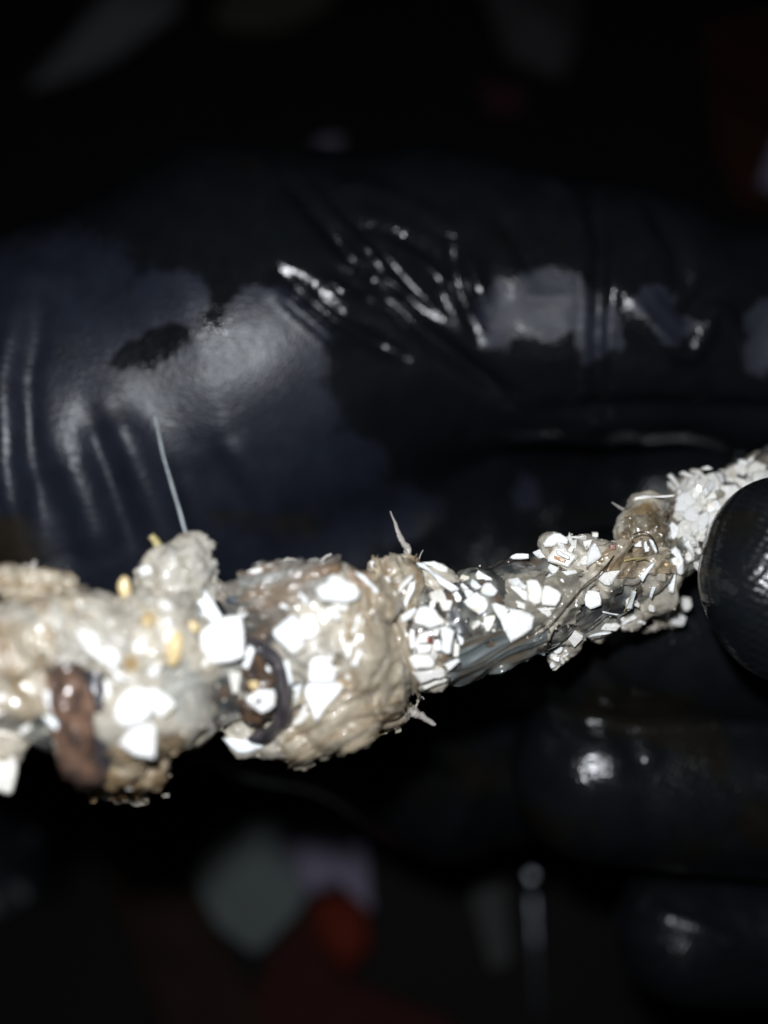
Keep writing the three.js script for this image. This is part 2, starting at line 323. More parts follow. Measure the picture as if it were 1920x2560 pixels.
// dark core, a twisted stalk with raised spiral ridges
{
  const NT = 420, NA = 72, pos = [], idx = [], col = [], frames = curve.computeFrenetFrames(NT, false);
  for (let i = 0; i <= NT; i++) {
    const t = i / NT, c = curve.getPoint(t), s = t * 118;
    for (let j = 0; j < NA; j++) {
      const a = j / NA * Math.PI * 2, ph = s * 1.25 + a * 1.0 + 1.2 * noise(s * 0.15, 1, 2);
      const ridge = Math.pow(0.5 + 0.5 * Math.sin(ph), 0.7), fine = 0.05 * Math.sin(a * 22 + s * 1.2) + 0.22 * fbm(s * 0.4, Math.cos(a) * 1.6, Math.sin(a) * 1.6, 4);
      const r = coreR(t) * (0.91 + 0.09 * ridge) + fine;
      const nv = frames.normals[i], bv = frames.binormals[i], ca = Math.cos(a) * r, sa = Math.sin(a) * r;
      pos.push(c.x + nv.x * ca + bv.x * sa, c.y + nv.y * ca + bv.y * sa, c.z + nv.z * ca + bv.z * sa);
      const q = [pos.at(-3), pos.at(-2), pos.at(-1)], n1 = fbm(q[0] * 0.35, q[1] * 0.35, q[2] * 0.35, 4), n2 = fbm(q[0] * 1.3, q[1] * 1.3, q[2] * 1.3, 3);
      const pale = smooth(-0.15, 0.4, n1 + 0.6 * n2), brown = smooth(0.0, 0.4, fbm(q[0] * 0.6 + 9, q[1] * 0.6, q[2] * 0.6, 3));
      const b = [mix(0.04, 0.24, pale), mix(0.042, 0.235, pale), mix(0.042, 0.20, pale)];
      col.push(mix(b[0], 0.14, brown * 0.6), mix(b[1], 0.085, brown * 0.6), mix(b[2], 0.05, brown * 0.6));
    }
  }
  for (let i = 0; i < NT; i++) for (let j = 0; j < NA; j++) { const a = i * NA + j, b = i * NA + (j + 1) % NA; idx.push(a, b, a + NA, b, b + NA, a + NA); }
  put('stalk', meshGeo(pos, idx, ANCHOR, col), new THREE.MeshPhysicalMaterial({ vertexColors: true, roughness: 0.32, clearcoat: 0.7, clearcoatRoughness: 0.12 }), stem);
}
// slime with mottled stains
const stains = [ // x, y, radius, colour
  [0, 1650, 60, [0.20, 0.11, 0.035]], [30, 1700, 40, [0.42, 0.33, 0.2]], [110, 1490, 50, [0.36, 0.26, 0.13]], [200, 1880, 60, [0.05, 0.05, 0.05]], [250, 1900, 50, [0.09, 0.09, 0.09]],
  [395, 1910, 45, [0.34, 0.22, 0.09]], [440, 1870, 30, [0.2, 0.14, 0.07]], [515, 1430, 26, [0.16, 0.10, 0.05]], [535, 1490, 26, [0.12, 0.08, 0.05]], [470, 1720, 60, [0.3, 0.31, 0.28]], [520, 1740, 40, [0.24, 0.2, 0.16]],
  [370, 1550, 22, [0.42, 0.28, 0.1]], [325, 1660, 22, [0.4, 0.26, 0.1]], [580, 1460, 36, [0.15, 0.12, 0.08]], [590, 1530, 55, [0.12, 0.13, 0.14]], [620, 1560, 40, [0.16, 0.10, 0.06]], [690, 1440, 36, [0.34, 0.2, 0.11]], [740, 1440, 40, [0.36, 0.27, 0.17]], [800, 1430, 36, [0.3, 0.2, 0.13]], [900, 1440, 36, [0.36, 0.24, 0.16]],
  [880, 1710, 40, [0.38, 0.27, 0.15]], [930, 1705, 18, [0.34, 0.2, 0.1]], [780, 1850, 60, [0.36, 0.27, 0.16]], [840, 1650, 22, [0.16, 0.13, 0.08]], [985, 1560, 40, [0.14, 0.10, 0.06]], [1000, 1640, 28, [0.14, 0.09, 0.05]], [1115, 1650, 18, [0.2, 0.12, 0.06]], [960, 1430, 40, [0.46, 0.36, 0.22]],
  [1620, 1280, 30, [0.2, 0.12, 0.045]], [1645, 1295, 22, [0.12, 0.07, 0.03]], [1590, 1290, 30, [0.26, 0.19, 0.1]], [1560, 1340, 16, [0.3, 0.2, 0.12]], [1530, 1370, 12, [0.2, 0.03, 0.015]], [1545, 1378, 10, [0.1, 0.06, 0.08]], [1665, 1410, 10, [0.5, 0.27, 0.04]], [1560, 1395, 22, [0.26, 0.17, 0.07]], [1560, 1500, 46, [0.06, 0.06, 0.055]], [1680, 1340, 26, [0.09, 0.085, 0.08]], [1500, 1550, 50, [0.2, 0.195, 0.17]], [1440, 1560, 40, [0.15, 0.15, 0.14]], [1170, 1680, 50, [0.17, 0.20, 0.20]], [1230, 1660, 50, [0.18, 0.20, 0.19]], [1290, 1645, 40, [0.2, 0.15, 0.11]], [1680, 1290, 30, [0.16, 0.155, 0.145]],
].concat([[1770, 1270, 110, [0.32, 0.285, 0.22]], [1860, 1195, 80, [0.32, 0.285, 0.22]], [1730, 1370, 60, [0.14, 0.125, 0.10]], [1075, 1610, 60, [0.22, 0.18, 0.13]], [630, 1480, 100, [0.22, 0.20, 0.17]], [690, 1560, 70, [0.19, 0.16, 0.13]], [960, 1650, 90, [0.44, 0.375, 0.28]], [800, 1860, 110, [0.33, 0.26, 0.165]], [930, 1790, 60, [0.42, 0.35, 0.24]], [480, 1760, 60, [0.30, 0.29, 0.25]], [440, 1690, 50, [0.36, 0.35, 0.31]]]).map(([x, y, r, c]) => ({ x, y, r, c }));
{
  const lo = [1e9, 1e9, 1e9], hi = [-1e9, -1e9, -1e9];
  for (const c of gelBones) for (let k = 0; k < 3; k++) { lo[k] = Math.min(lo[k], c.a[k] - c.ra - 1, c.b[k] - c.rb - 1); hi[k] = Math.max(hi[k], c.a[k] + c.ra + 1, c.b[k] + c.rb + 1); }
  lo[0] = Math.max(lo[0], -30);
  const m = orient(nets(gelField, lo, hi, 0.22), gelField), col = [];
  for (let i = 0; i < m.pos.length; i += 3) {
    const [x, y, z] = [m.pos[i], m.pos[i + 1], m.pos[i + 2]], d = -z, px = x * F / d + 960, py = 1280 - y * F / d;
    const n1 = fbm(x * 0.4, y * 0.4, z * 0.4, 4), n2 = fbm(x * 1.1 + 7, y * 1.1, z * 1.1, 3), n3 = noise(x * 4.5, y * 4.5, z * 4.5);
    const t = smooth(-0.3, 0.35, n1), b = smooth(0.15, 0.5, n2);
    let c = [mix(0.54, 0.42, t), mix(0.485, 0.385, t), mix(0.385, 0.325, t)];
    c = c.map((v, k) => mix(v, [0.19, 0.12, 0.06][k], b * 0.7) * (1 + 0.25 * n3));
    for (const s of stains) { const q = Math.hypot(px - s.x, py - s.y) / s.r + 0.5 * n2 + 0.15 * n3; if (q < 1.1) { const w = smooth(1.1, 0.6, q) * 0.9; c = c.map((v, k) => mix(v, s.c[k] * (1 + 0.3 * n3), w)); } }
    col.push(...c.map(v => clamp(v, 0.01, 0.8)));
  }
  put('slime', meshGeo(m.pos, m.idx, ANCHOR, col), new THREE.MeshPhysicalMaterial({ vertexColors: true, roughness: 0.42, clearcoat: 0.85, clearcoatRoughness: 0.09, transmission: 0.22 }), stem);
}
// dark cord wound over the slime
const cordMat = [new THREE.MeshPhysicalMaterial({ vertexColors: true, roughness: 0.3, clearcoat: 0.8, clearcoatRoughness: 0.12 })];
function cord(pts, r0, tint) {
  const c = new THREE.CatmullRomCurve3(pts.map(([x, y, dz]) => new THREE.Vector3(...B(x, y, dz)))), NT = 110, NA = 22, fr = c.computeFrenetFrames(NT, false), pos = [], idx = [], col = [];
  for (let i = 0; i <= NT; i++) for (let j = 0; j < NA; j++) {
    const t = i / NT, p = c.getPoint(t), a = j / NA * Math.PI * 2, e = Math.sqrt(clamp(Math.sin(Math.PI * t) * 3 + 0.05));
    const r = R(pts[0][0], r0) * Math.min(1, e) * (1 + 0.12 * Math.sin(a * 2 + t * 22) + 0.8 * fbm(t * 6, Math.cos(a), Math.sin(a) + r0, 4));
    pos.push(...[0, 1, 2].map(k => p.getComponent(k) + fr.normals[i].getComponent(k) * Math.cos(a) * r + fr.binormals[i].getComponent(k) * Math.sin(a) * r));
    const n = 0.5 + 0.5 * fbm(t * 8, Math.cos(a) * 1.5, Math.sin(a) * 1.5, 3);
    for (let k = 0; k < 3; k++) col.push(mix(tint[0][k], tint[1][k], smooth(0.3, 0.7, n)));
  }
  for (let i = 0; i < NT; i++) for (let j = 0; j < NA; j++) { const a = i * NA + j, b = i * NA + (j + 1) % NA; idx.push(a, b, a + NA, b, b + NA, a + NA); }
  put('cord_loop', meshGeo(pos, idx, ANCHOR, col), cordMat[0], stem);
}
const BROWN = [[0.03, 0.022, 0.02], [0.15, 0.085, 0.055]], BLACK = [[0.018, 0.018, 0.022], [0.06, 0.05, 0.05]], GREY = [[0.05, 0.055, 0.055], [0.14, 0.145, 0.14]];
cord([[150, 1600, -2.0], [168, 1680, -3.2], [184, 1780, -3.5], [200, 1880, -3.1], [225, 1960, -1.4]], 46, BROWN);
cord([[215, 1620, -2.6], [238, 1700, -3.5], [252, 1800, -3.5], [256, 1890, -3.0], [250, 1955, -1.5]], 22, BLACK);
cord([[585, 1610, -2.0], [640, 1615, -3.4], [692, 1655, -3.9], [712, 1730, -4.0], [702, 1800, -3.5], [665, 1838, -2.4], [620, 1848, -1.5]], 17, BLACK);
cord([[565, 1500, -1.0], [620, 1505, -2.4], [690, 1525, -3.2], [720, 1550, -3.0]], 11, [[0.05, 0.06, 0.075], [0.13, 0.15, 0.17]]);
cord([[615, 1640, -2.4], [640, 1680, -3.2], [650, 1740, -3.3], [625, 1800, -2.2]], 34, [[0.02, 0.015, 0.013], [0.10, 0.06, 0.035]]);
cord([[1140, 1500, -2.5], [1165, 1560, -4.2], [1170, 1630, -3.8], [1150, 1690, -2]], 13, BLACK);
// ------- shell chips: outlines as they stand on the stem, each a plate with its own thickness
const P0 = [0, 0, 0];
function surface(px, py) {                                   // first point of the stem along a sight line
  const dir = unit(mm(px, py, 1)); let t = 38;
  for (let i = 0; i < 120 && t < 120; i++) { const p = [dir[0] * t, dir[1] * t, dir[2] * t], d = stemField(p); if (d < 0.02) return p; t += Math.max(0.03, Math.min(d, 1.5) * 0.75); }
  return null;
}
const chipMap = tex(512, 512, (u, v) => { const n = fbm(u * 14, v * 14, 2, 4), s = noise(u * 120, v * 120, 8), sp = noise(u * 75, v * 75, 3); const k = 0.965 + 0.06 * n + 0.02 * s, dk = smooth(0.60, 0.72, sp), st = smooth(0.18, 0.5, fbm(u * 9 + 4, v * 9, 6, 4)); return [k * mix(1, 0.55, dk) * mix(1, 0.95, st), k * mix(1, 0.5, dk) * mix(1, 0.90, st), k * mix(1, 0.45, dk) * mix(1, 0.80, st)]; }, true);
const chipBump = tex(512, 512, (u, v) => 0.5 + 0.35 * fbm(u * 22, v * 22, 2, 4) + 0.15 * noise(u * 110, v * 110, 8));
const chipMats = [[0.80, 0.795, 0.765], [0.76, 0.74, 0.69], [0.68, 0.655, 0.59], [0.72, 0.745, 0.735], [0.58, 0.535, 0.44]].map((c, i) => new THREE.MeshPhysicalMaterial({ color: new THREE.Color().setRGB(...c), roughness: [0.45, 0.4, 0.35, 0.42, 0.35][i], clearcoat: 0.35, clearcoatRoughness: 0.2, map: chipMap, bumpMap: chipBump, bumpScale: 0.00012 }));
const brownMat = new THREE.MeshPhysicalMaterial({ color: new THREE.Color().setRGB(0.36, 0.17, 0.05), roughness: 0.35, clearcoat: 0.5 });
const redMat = new THREE.MeshPhysicalMaterial({ color: new THREE.Color().setRGB(0.16, 0.045, 0.025), roughness: 0.4 });
function plate(rim, n, thick) {                              // rim: points on the plate's face (mm), n: its outward normal
  const pts = [];
  const c = rim.reduce((s, p) => add(s, p, 1 / rim.length), P0), size = Math.max(...rim.map(p => len(sub(p, c))));
  rim.forEach((p, i) => {
    const q = rim[(i + 1) % rim.length], e = sub(q, p), l = len(e);
    pts.push(add(p, unit(sub(c, p)), 0.05 * size));
    if (l > size * 0.55) { const o = unit(cross(n, e)); pts.push(add(add(p, e, rr(0.35, 0.65)), o, rr(-0.05, 0.05) * size)); }
  });
  const N = pts.length, bev = Math.min(0.16, 0.11 * size, thick * 0.4), pos = [];
  const ring = (inset, down) => pts.map((p, i) => add(add(p, unit(sub(c, p)), inset), n, -down + 0));
  const wob = pts.map(() => rr(-0.04, 0.04) * size * 0.6);
  const top = ring(bev, 0).map((p, i) => add(p, n, wob[i])), mid = ring(0, bev).map((p, i) => add(p, n, wob[i])), bot = ring(rr(0, 0.12) * size, thick), peak = add(c, n, rr(-0.03, 0.05) * size);
  const tri = (a, b, d) => pos.push(...a, ...b, ...d);
  const cb = add(c, n, -thick), area = rim.reduce((s, p, i) => s + dot(n, cross(sub(p, c), sub(rim[(i + 1) % rim.length], c))), 0), fl = area < 0;
  const T = (a, b, d) => fl ? tri(a, d, b) : tri(a, b, d);
  for (let i = 0; i < N; i++) { const j = (i + 1) % N; T(peak, top[i], top[j]); T(top[i], mid[i], mid[j]); T(top[i], mid[j], top[j]); T(mid[i], bot[i], bot[j]); T(mid[i], bot[j], mid[j]); T(cb, bot[j], bot[i]); }
  const e1 = unit(cross(n, [0.3, 1, 0.2])), e2 = cross(n, e1), o = [rnd(), rnd()], uv = [];
  for (let i = 0; i < pos.length; i += 3) { const q = [pos[i], pos[i + 1], pos[i + 2]]; uv.push(o[0] + (dot(q, e1) + 0.4 * dot(q, n)) / 12, o[1] + dot(q, e2) / 12); }
  return meshGeo(pos, null, ANCHOR, null, uv);
}
let chipCount = 0;
function chip(outline, { lift = 0.35, mat, name = 'shell_chip', thick, tilt = 0.45, depth, jit = 0.28 } = {}) {
  const cx = outline.reduce((s, p) => s + p[0], 0) / outline.length, cy = outline.reduce((s, p) => s + p[1], 0) / outline.length;
  const size = Math.max(...outline.map(p => Math.hypot(p[0] - cx, p[1] - cy)));
  const hit = depth === undefined ? surface(cx, cy) : null;
  const c0 = hit ?? B(cx, cy, depth ?? -1), view = unit(c0).map(v => -v);
  let n = hit ? gradient(stemField, hit, 0.5) : view;
  n = unit(add(add(view.map(v => v * (1 - tilt)), n, tilt), [rr(-1, 1), rr(-1, 1), rr(-1, 1)], jit));
  if (dot(n, view) < 0.4) n = unit(add(n, view, 0.6));
  const c = add(c0, n, lift), k = dot(n, c);
  const rim = outline.map(([x, y]) => { const d = mm(x, y, 1), t = k / dot(n, d); return d.map(v => v * t); });
  const th = thick ?? clamp(size * D(cx) / F * 0.55, 0.4, 1.3);
  put(name, plate(rim, n, th), mat ?? chipMats[[0, 0, 1, 3, 0, 1, 2][chipCount % 7]], stem);
  chipCount++;
}
const W = chipMats[0], C1 = chipMats[1], CR = chipMats[2], GW = chipMats[3], TN = chipMats[4];
const traced = [
  // the knot by the wrist
  [W, 1.3, [[522, 1557], [606, 1536], [616, 1645], [541, 1664], [527, 1664], [498, 1621], [496, 1582]]],
  [GW, 0.6, [[465, 1472], [500, 1462], [545, 1515], [562, 1545], [515, 1570], [485, 1520]]],
  [GW, 0.4, [[622, 1611], [640, 1623], [620, 1676], [604, 1669]]],
  [W, 1.0, [[297, 1744], [338, 1717], [376, 1729], [386, 1775], [362, 1806], [313, 1823], [287, 1806], [289, 1770]]],
  [W, 0.8, [[311, 1842], [357, 1809], [386, 1801], [396, 1823], [391, 1900], [371, 1898], [321, 1881], [295, 1862]]],
  [W, 0.8, [[370, 1717], [394, 1717], [446, 1763], [405, 1798], [380, 1767]]],
  [W, 0.6, [[185, 1570], [231, 1578], [247, 1636], [332, 1713], [301, 1705], [231, 1643]]],
  [W, 0.9, [[246, 1623], [297, 1628], [301, 1657], [284, 1671], [241, 1647]]],
  [W, 0.4, [[364, 1681], [386, 1662], [399, 1681], [389, 1697]]],
  [W, 0.5, [[106, 1729], [145, 1727], [154, 1756], [149, 1782], [121, 1782]]],
  [GW, 0.2, [[95, 1736], [121, 1785], [157, 1797], [164, 1852], [104, 1799]]],
  [W, 0.5, [[258, 1695], [272, 1700], [277, 1770], [260, 1760]]],
  [CR, 0.3, [[-20, 1875], [24, 1881], [48, 1912], [31, 1987], [19, 1990], [-20, 1975]]],
  [C1, 0.3, [[-20, 1725], [17, 1736], [19, 1780], [-20, 1795]]],
  [C1, 0.3, [[46, 1826], [75, 1809], [80, 1823], [55, 1840]]],
  [C1, 0.3, [[239, 1932], [263, 1939], [256, 1956], [243, 1949]]],
  [CR, 0.3, [[277, 1927], [304, 1932], [338, 1978], [321, 1980], [301, 1953]]],
  [C1, 0.4, [[395, 1500], [425, 1492], [440, 1515], [410, 1528]]], [C1, 0.4, [[330, 1615], [352, 1600], [365, 1620], [345, 1632]]],
  [GW, 0.3, [[345, 1420], [372, 1412], [380, 1432], [352, 1445]]],
  // the middle knot
  [GW, 0.6, [[675, 1580], [728, 1533], [752, 1560], [760, 1625], [736, 1640], [707, 1620]]], [C1, 0.5, [[750, 1535], [785, 1530], [800, 1580], [775, 1600], [752, 1590]]],
  [W, 1.0, [[790, 1466], [816, 1452], [835, 1430], [864, 1444], [905, 1476], [900, 1495], [874, 1505], [835, 1502], [804, 1497]]],
  [CR, 0.4, [[825, 1500], [880, 1503], [870, 1530], [840, 1528]]],
  [W, 0.7, [[813, 1526], [828, 1517], [842, 1526], [854, 1548], [845, 1553], [825, 1543]]],
  [W, 0.4, [[888, 1534], [902, 1536], [886, 1589], [871, 1589]]], [W, 0.4, [[871, 1601], [883, 1604], [874, 1647], [864, 1644]]], [W, 0.4, [[893, 1625], [907, 1623], [893, 1666], [876, 1664]]], [C1, 0.3, [[905, 1558], [917, 1560], [912, 1584], [900, 1582]]],
  [GW, 0.4, [[883, 1425], [905, 1432], [965, 1495], [956, 1502], [907, 1449]]],
  [W, 1.0, [[780, 1640], [813, 1637], [823, 1656], [842, 1678], [838, 1697], [835, 1708], [768, 1708], [768, 1676]]],
  [W, 1.2, [[756, 1719], [768, 1702], [835, 1700], [862, 1714], [842, 1743], [792, 1806], [785, 1806], [770, 1772]]],
  [W, 0.9, [[611, 1750], [630, 1734], [669, 1722], [688, 1726], [693, 1743], [690, 1767], [666, 1784], [654, 1789], [637, 1777]]],
  [GW, 0.6, [[707, 1649], [722, 1649], [734, 1712], [724, 1714]]], [GW, 0.4, [[731, 1717], [756, 1714], [741, 1765], [731, 1765]]], [C1, 0.5, [[760, 1758], [782, 1804], [727, 1820], [739, 1791]]],
  [CR, 0.5, [[572, 1678], [604, 1681], [596, 1734], [582, 1738]]], [GW, 0.3, [[551, 1845], [604, 1849], [666, 1840], [674, 1857], [657, 1873], [613, 1890], [572, 1871]]],
  [C1, 0.2, [[741, 1893], [847, 1854], [835, 1883], [765, 1907]]], [W, 0.4, [[702, 1507], [724, 1514], [722, 1524], [700, 1519]]], [GW, 0.4, [[748, 1476], [772, 1500], [767, 1517], [746, 1505]]],
  [C1, 0.2, [[610, 1430], [660, 1412], [690, 1408], [640, 1440]]], [GW, 0.3, [[600, 1520], [622, 1526], [612, 1548], [592, 1540]]],
  // the pile of chips
  [W, 0.3, [[924, 1403], [934, 1401], [938, 1412], [928, 1415]]],
  [C1, 0.9, [[971, 1497], [1001, 1461], [1034, 1432], [1039, 1438], [1001, 1483], [978, 1528]]], [CR, 0.7, [[984, 1525], [1010, 1480], [1022, 1470], [1012, 1510], [998, 1532]]], [C1, 0.9, [[1001, 1523], [1025, 1454], [1041, 1450], [1039, 1472], [1012, 1530]]],
  [GW, 0.6, [[999, 1541], [1008, 1532], [1039, 1516], [1043, 1523], [1027, 1544], [1008, 1553]]],
  [GW, 0.9, [[1036, 1402], [1054, 1402], [1063, 1414], [1104, 1436], [1151, 1472], [1146, 1478], [1130, 1481], [1081, 1443], [1059, 1418], [1041, 1412]]],
  [C1, 0.4, [[1054, 1403], [1084, 1400], [1106, 1407], [1123, 1420], [1121, 1432], [1104, 1432], [1074, 1416]]],
  [W, 1.2, [[1041, 1532], [1050, 1515], [1065, 1511], [1088, 1519], [1101, 1537], [1117, 1552], [1115, 1561], [1101, 1564], [1077, 1572], [1056, 1564], [1039, 1559]]],
  [W, 1.2, [[1103, 1564], [1137, 1579], [1128, 1638], [1117, 1640], [1099, 1629], [1103, 1599]]],
  [W, 0.9, [[1025, 1572], [1036, 1572], [1037, 1610], [1034, 1626], [1025, 1622]]], [C1, 0.8, [[1045, 1586], [1074, 1577], [1079, 1582], [1070, 1608], [1045, 1610]]],
  [W, 1.0, [[1086, 1600], [1101, 1599], [1101, 1629], [1086, 1626]]], [C1, 0.9, [[1045, 1613], [1081, 1611], [1077, 1631], [1043, 1635]]],
  [C1, 1.2, [[1019, 1648], [1031, 1638], [1077, 1639], [1089, 1659], [1087, 1670], [1051, 1674], [1035, 1677]]],
  [C1, 1.0, [[1031, 1685], [1077, 1676], [1095, 1665], [1116, 1676], [1120, 1690], [1087, 1701], [1051, 1712], [1039, 1696]]], [CR, 0.6, [[1051, 1717], [1087, 1703], [1116, 1690], [1122, 1701], [1100, 1715], [1058, 1726]]],
  [W, 0.7, [[1111, 1663], [1147, 1648], [1151, 1654], [1125, 1677], [1120, 1679]]], [CR, 0.6, [[1136, 1603], [1149, 1612], [1147, 1643], [1133, 1643]]], [GW, 0.5, [[1143, 1583], [1160, 1596], [1158, 1612], [1151, 1614]]], [W, 0.6, [[1133, 1483], [1144, 1478], [1155, 1494], [1151, 1505], [1140, 1505]]],
  [CR, 0.5, [[1075, 1480], [1105, 1470], [1120, 1500], [1085, 1508]]], [C1, 0.4, [[1098, 1500], [1132, 1500], [1125, 1525], [1105, 1525]]],
  // on the bare stalk
  [W, 0.25, [[1150, 1443], [1156, 1435], [1174, 1441], [1174, 1448], [1163, 1451]]], [W, 0.3, [[1187, 1434], [1194, 1423], [1230, 1445], [1231, 1451], [1189, 1449]]], [W, 0.25, [[1150, 1460], [1156, 1456], [1172, 1469], [1158, 1471]]], [GW, 0.25, [[1176, 1460], [1180, 1446], [1192, 1452], [1206, 1467], [1192, 1474]]], [W, 0.25, [[1158, 1475], [1171, 1471], [1184, 1479], [1167, 1493]]],
  [GW, 0.35, [[1202, 1478], [1210, 1458], [1228, 1455], [1247, 1476], [1239, 1489], [1221, 1490], [1207, 1485]]], [W, 0.4, [[1157, 1505], [1192, 1478], [1207, 1488], [1223, 1503], [1221, 1525], [1200, 1540], [1167, 1517]]], [CR, 0.35, [[1207, 1541], [1238, 1536], [1236, 1554], [1223, 1581], [1214, 1581], [1209, 1568]]],
  [W, 0.45, [[1228, 1508], [1239, 1505], [1283, 1519], [1333, 1534], [1342, 1543], [1335, 1575], [1279, 1610], [1268, 1592], [1250, 1554]]],
  [W, 0.6, [[1261, 1447], [1295, 1440], [1316, 1463], [1312, 1469], [1292, 1463]]], [C1, 0.4, [[1272, 1463], [1292, 1465], [1316, 1470], [1319, 1505], [1308, 1501], [1283, 1478]]], [CR, 0.3, [[1265, 1505], [1288, 1498], [1317, 1510], [1315, 1525], [1283, 1517]]],
  [CR, 0.45, [[1315, 1449], [1344, 1447], [1359, 1470], [1353, 1510], [1337, 1514], [1321, 1503]]], [C1, 0.7, [[1362, 1461], [1388, 1469], [1406, 1483], [1402, 1503], [1391, 1517], [1355, 1514], [1353, 1503]]], [C1, 0.4, [[1342, 1521], [1391, 1517], [1377, 1543], [1370, 1545]]],
  [W, 0.3, [[1274, 1393], [1290, 1382], [1324, 1384], [1324, 1396], [1283, 1398]]], [W, 0.3, [[1329, 1380], [1350, 1369], [1363, 1374], [1365, 1396], [1354, 1399], [1340, 1392]]],
  [W, 0.6, [[1356, 1358], [1368, 1340], [1387, 1329], [1410, 1336], [1425, 1347], [1421, 1360], [1397, 1358], [1378, 1367], [1361, 1367]]],
  [C1, 0.5, [[1368, 1392], [1376, 1381], [1390, 1365], [1446, 1390], [1434, 1407], [1423, 1421], [1368, 1405]]], [W, 1.0, [[1388, 1378], [1397, 1376], [1425, 1392], [1425, 1399], [1412, 1396], [1392, 1385]]],
  [W, 0.4, [[1368, 1417], [1374, 1408], [1399, 1419], [1390, 1430], [1379, 1432]]], [W, 0.3, [[1405, 1428], [1441, 1423], [1446, 1432], [1419, 1441], [1410, 1439]]], [W, 0.7, [[1468, 1378], [1488, 1351], [1508, 1387], [1502, 1394], [1464, 1416]]],
  [C1, 0.3, [[1425, 1340], [1466, 1337], [1468, 1341], [1426, 1347]]], [C1, 0.4, [[1426, 1351], [1443, 1347], [1441, 1370], [1428, 1367]]], [C1, 0.3, [[1457, 1352], [1482, 1347], [1473, 1370], [1461, 1369]]], [GW, 0.3, [[1365, 1441], [1376, 1432], [1383, 1439], [1374, 1454]]], [GW, 0.3, [[1390, 1455], [1405, 1445], [1412, 1455], [1408, 1472]]],
  [C1, 0.6, [[1475, 1425], [1557, 1423], [1542, 1446], [1526, 1464], [1501, 1452]]], [W, 0.6, [[1457, 1488], [1466, 1473], [1501, 1479], [1505, 1513], [1477, 1524], [1464, 1515]]], [W, 0.3, [[1481, 1332], [1496, 1332], [1496, 1343], [1481, 1343]]],
  [GW, 0.4, [[1476, 1525], [1501, 1525], [1552, 1536], [1548, 1540], [1501, 1532]]], [GW, 0.8, [[1565, 1525], [1583, 1478], [1592, 1480], [1579, 1525]]], [GW, 0.5, [[1597, 1445], [1633, 1405], [1639, 1409], [1606, 1456]]], [GW, 0.4, [[1622, 1492], [1630, 1467], [1640, 1469], [1628, 1499]]],
  [C1, 0.4, [[1501, 1575], [1512, 1559], [1546, 1559], [1554, 1566], [1541, 1581]]], [C1, 0.3, [[1552, 1561], [1586, 1536], [1595, 1545], [1556, 1565]]], [GW, 0.2, [[1461, 1595], [1498, 1581], [1530, 1583], [1508, 1590]]], [C1, 0.6, [[1407, 1586], [1431, 1572], [1460, 1592], [1458, 1601], [1436, 1622]]],
  [W, 0.4, [[1380, 1624], [1391, 1613], [1407, 1620], [1402, 1633], [1388, 1637]]], [W, 0.3, [[1380, 1642], [1400, 1642], [1398, 1655], [1385, 1652]]], [W, 0.3, [[1373, 1662], [1380, 1653], [1388, 1668], [1378, 1672]]],
  [C1, 0.3, [[1577, 1252], [1582, 1243], [1604, 1236], [1690, 1236], [1687, 1242], [1631, 1247]]], [W, 0.5, [[1667, 1330], [1680, 1301], [1700, 1316], [1698, 1334], [1683, 1350]]],
  [W, 0.6, [[1676, 1372], [1690, 1363], [1701, 1374], [1714, 1417], [1712, 1435], [1705, 1442], [1690, 1435], [1683, 1487], [1672, 1484], [1667, 1435]]],
  [W, 0.9, [[1580, 1366], [1604, 1350], [1606, 1368]]], [GW, 0.9, [[1607, 1354], [1616, 1352], [1624, 1379], [1613, 1381]]], [GW, 0.9, [[1618, 1341], [1633, 1350], [1645, 1381], [1638, 1383]]],
  // the heap under the fingertip
  [C1, 0.9, [[1665, 1187], [1674, 1181], [1683, 1190], [1712, 1234], [1707, 1237], [1691, 1219]]], [C1, 0.6, [[1667, 1203], [1691, 1225], [1683, 1230], [1669, 1218]]], [C1, 1.0, [[1723, 1230], [1745, 1207], [1757, 1216], [1757, 1230], [1736, 1254]]], [C1, 0.5, [[1698, 1181], [1707, 1176], [1736, 1189], [1732, 1194]]], [C1, 0.6, [[1734, 1178], [1743, 1172], [1768, 1194], [1761, 1199]]], [C1, 0.4, [[1750, 1171], [1768, 1163], [1783, 1172], [1761, 1176]]], [C1, 0.4, [[1794, 1174], [1803, 1172], [1841, 1183], [1837, 1189]]], [C1, 0.5, [[1841, 1165], [1891, 1134], [1877, 1161], [1844, 1171]]],
  [W, 1.0, [[1705, 1286], [1727, 1261], [1747, 1274], [1750, 1301], [1728, 1312]]], [W, 1.0, [[1761, 1292], [1768, 1274], [1794, 1290], [1776, 1312]]], [C1, 0.8, [[1736, 1353], [1750, 1322], [1772, 1317], [1757, 1353]]], [C1, 0.8, [[1710, 1330], [1728, 1317], [1747, 1328], [1732, 1342]]], [W, 0.6, [[1712, 1362], [1727, 1342], [1736, 1368], [1738, 1393]]], [C1, 0.6, [[1739, 1373], [1752, 1368], [1754, 1384], [1745, 1386]]], [CR, 0.5, [[1832, 1198], [1837, 1189], [1873, 1205], [1857, 1225]]], [CR, 0.7, [[1761, 1234], [1788, 1230], [1794, 1245], [1765, 1252]]], [C1, 0.5, [[1772, 1192], [1801, 1190], [1800, 1196], [1776, 1198]]], [C1, 0.5, [[1698, 1243], [1703, 1241], [1714, 1257], [1705, 1256]]],
  [C1, 0.7, [[1680, 1506], [1692, 1493], [1728, 1495], [1732, 1517], [1718, 1531], [1696, 1517]]], [W, 0.7, [[1672, 1551], [1696, 1537], [1718, 1546], [1710, 1566], [1685, 1566]]],
];
for (const [mat, lift, outline] of traced) chip(outline, { mat, lift });
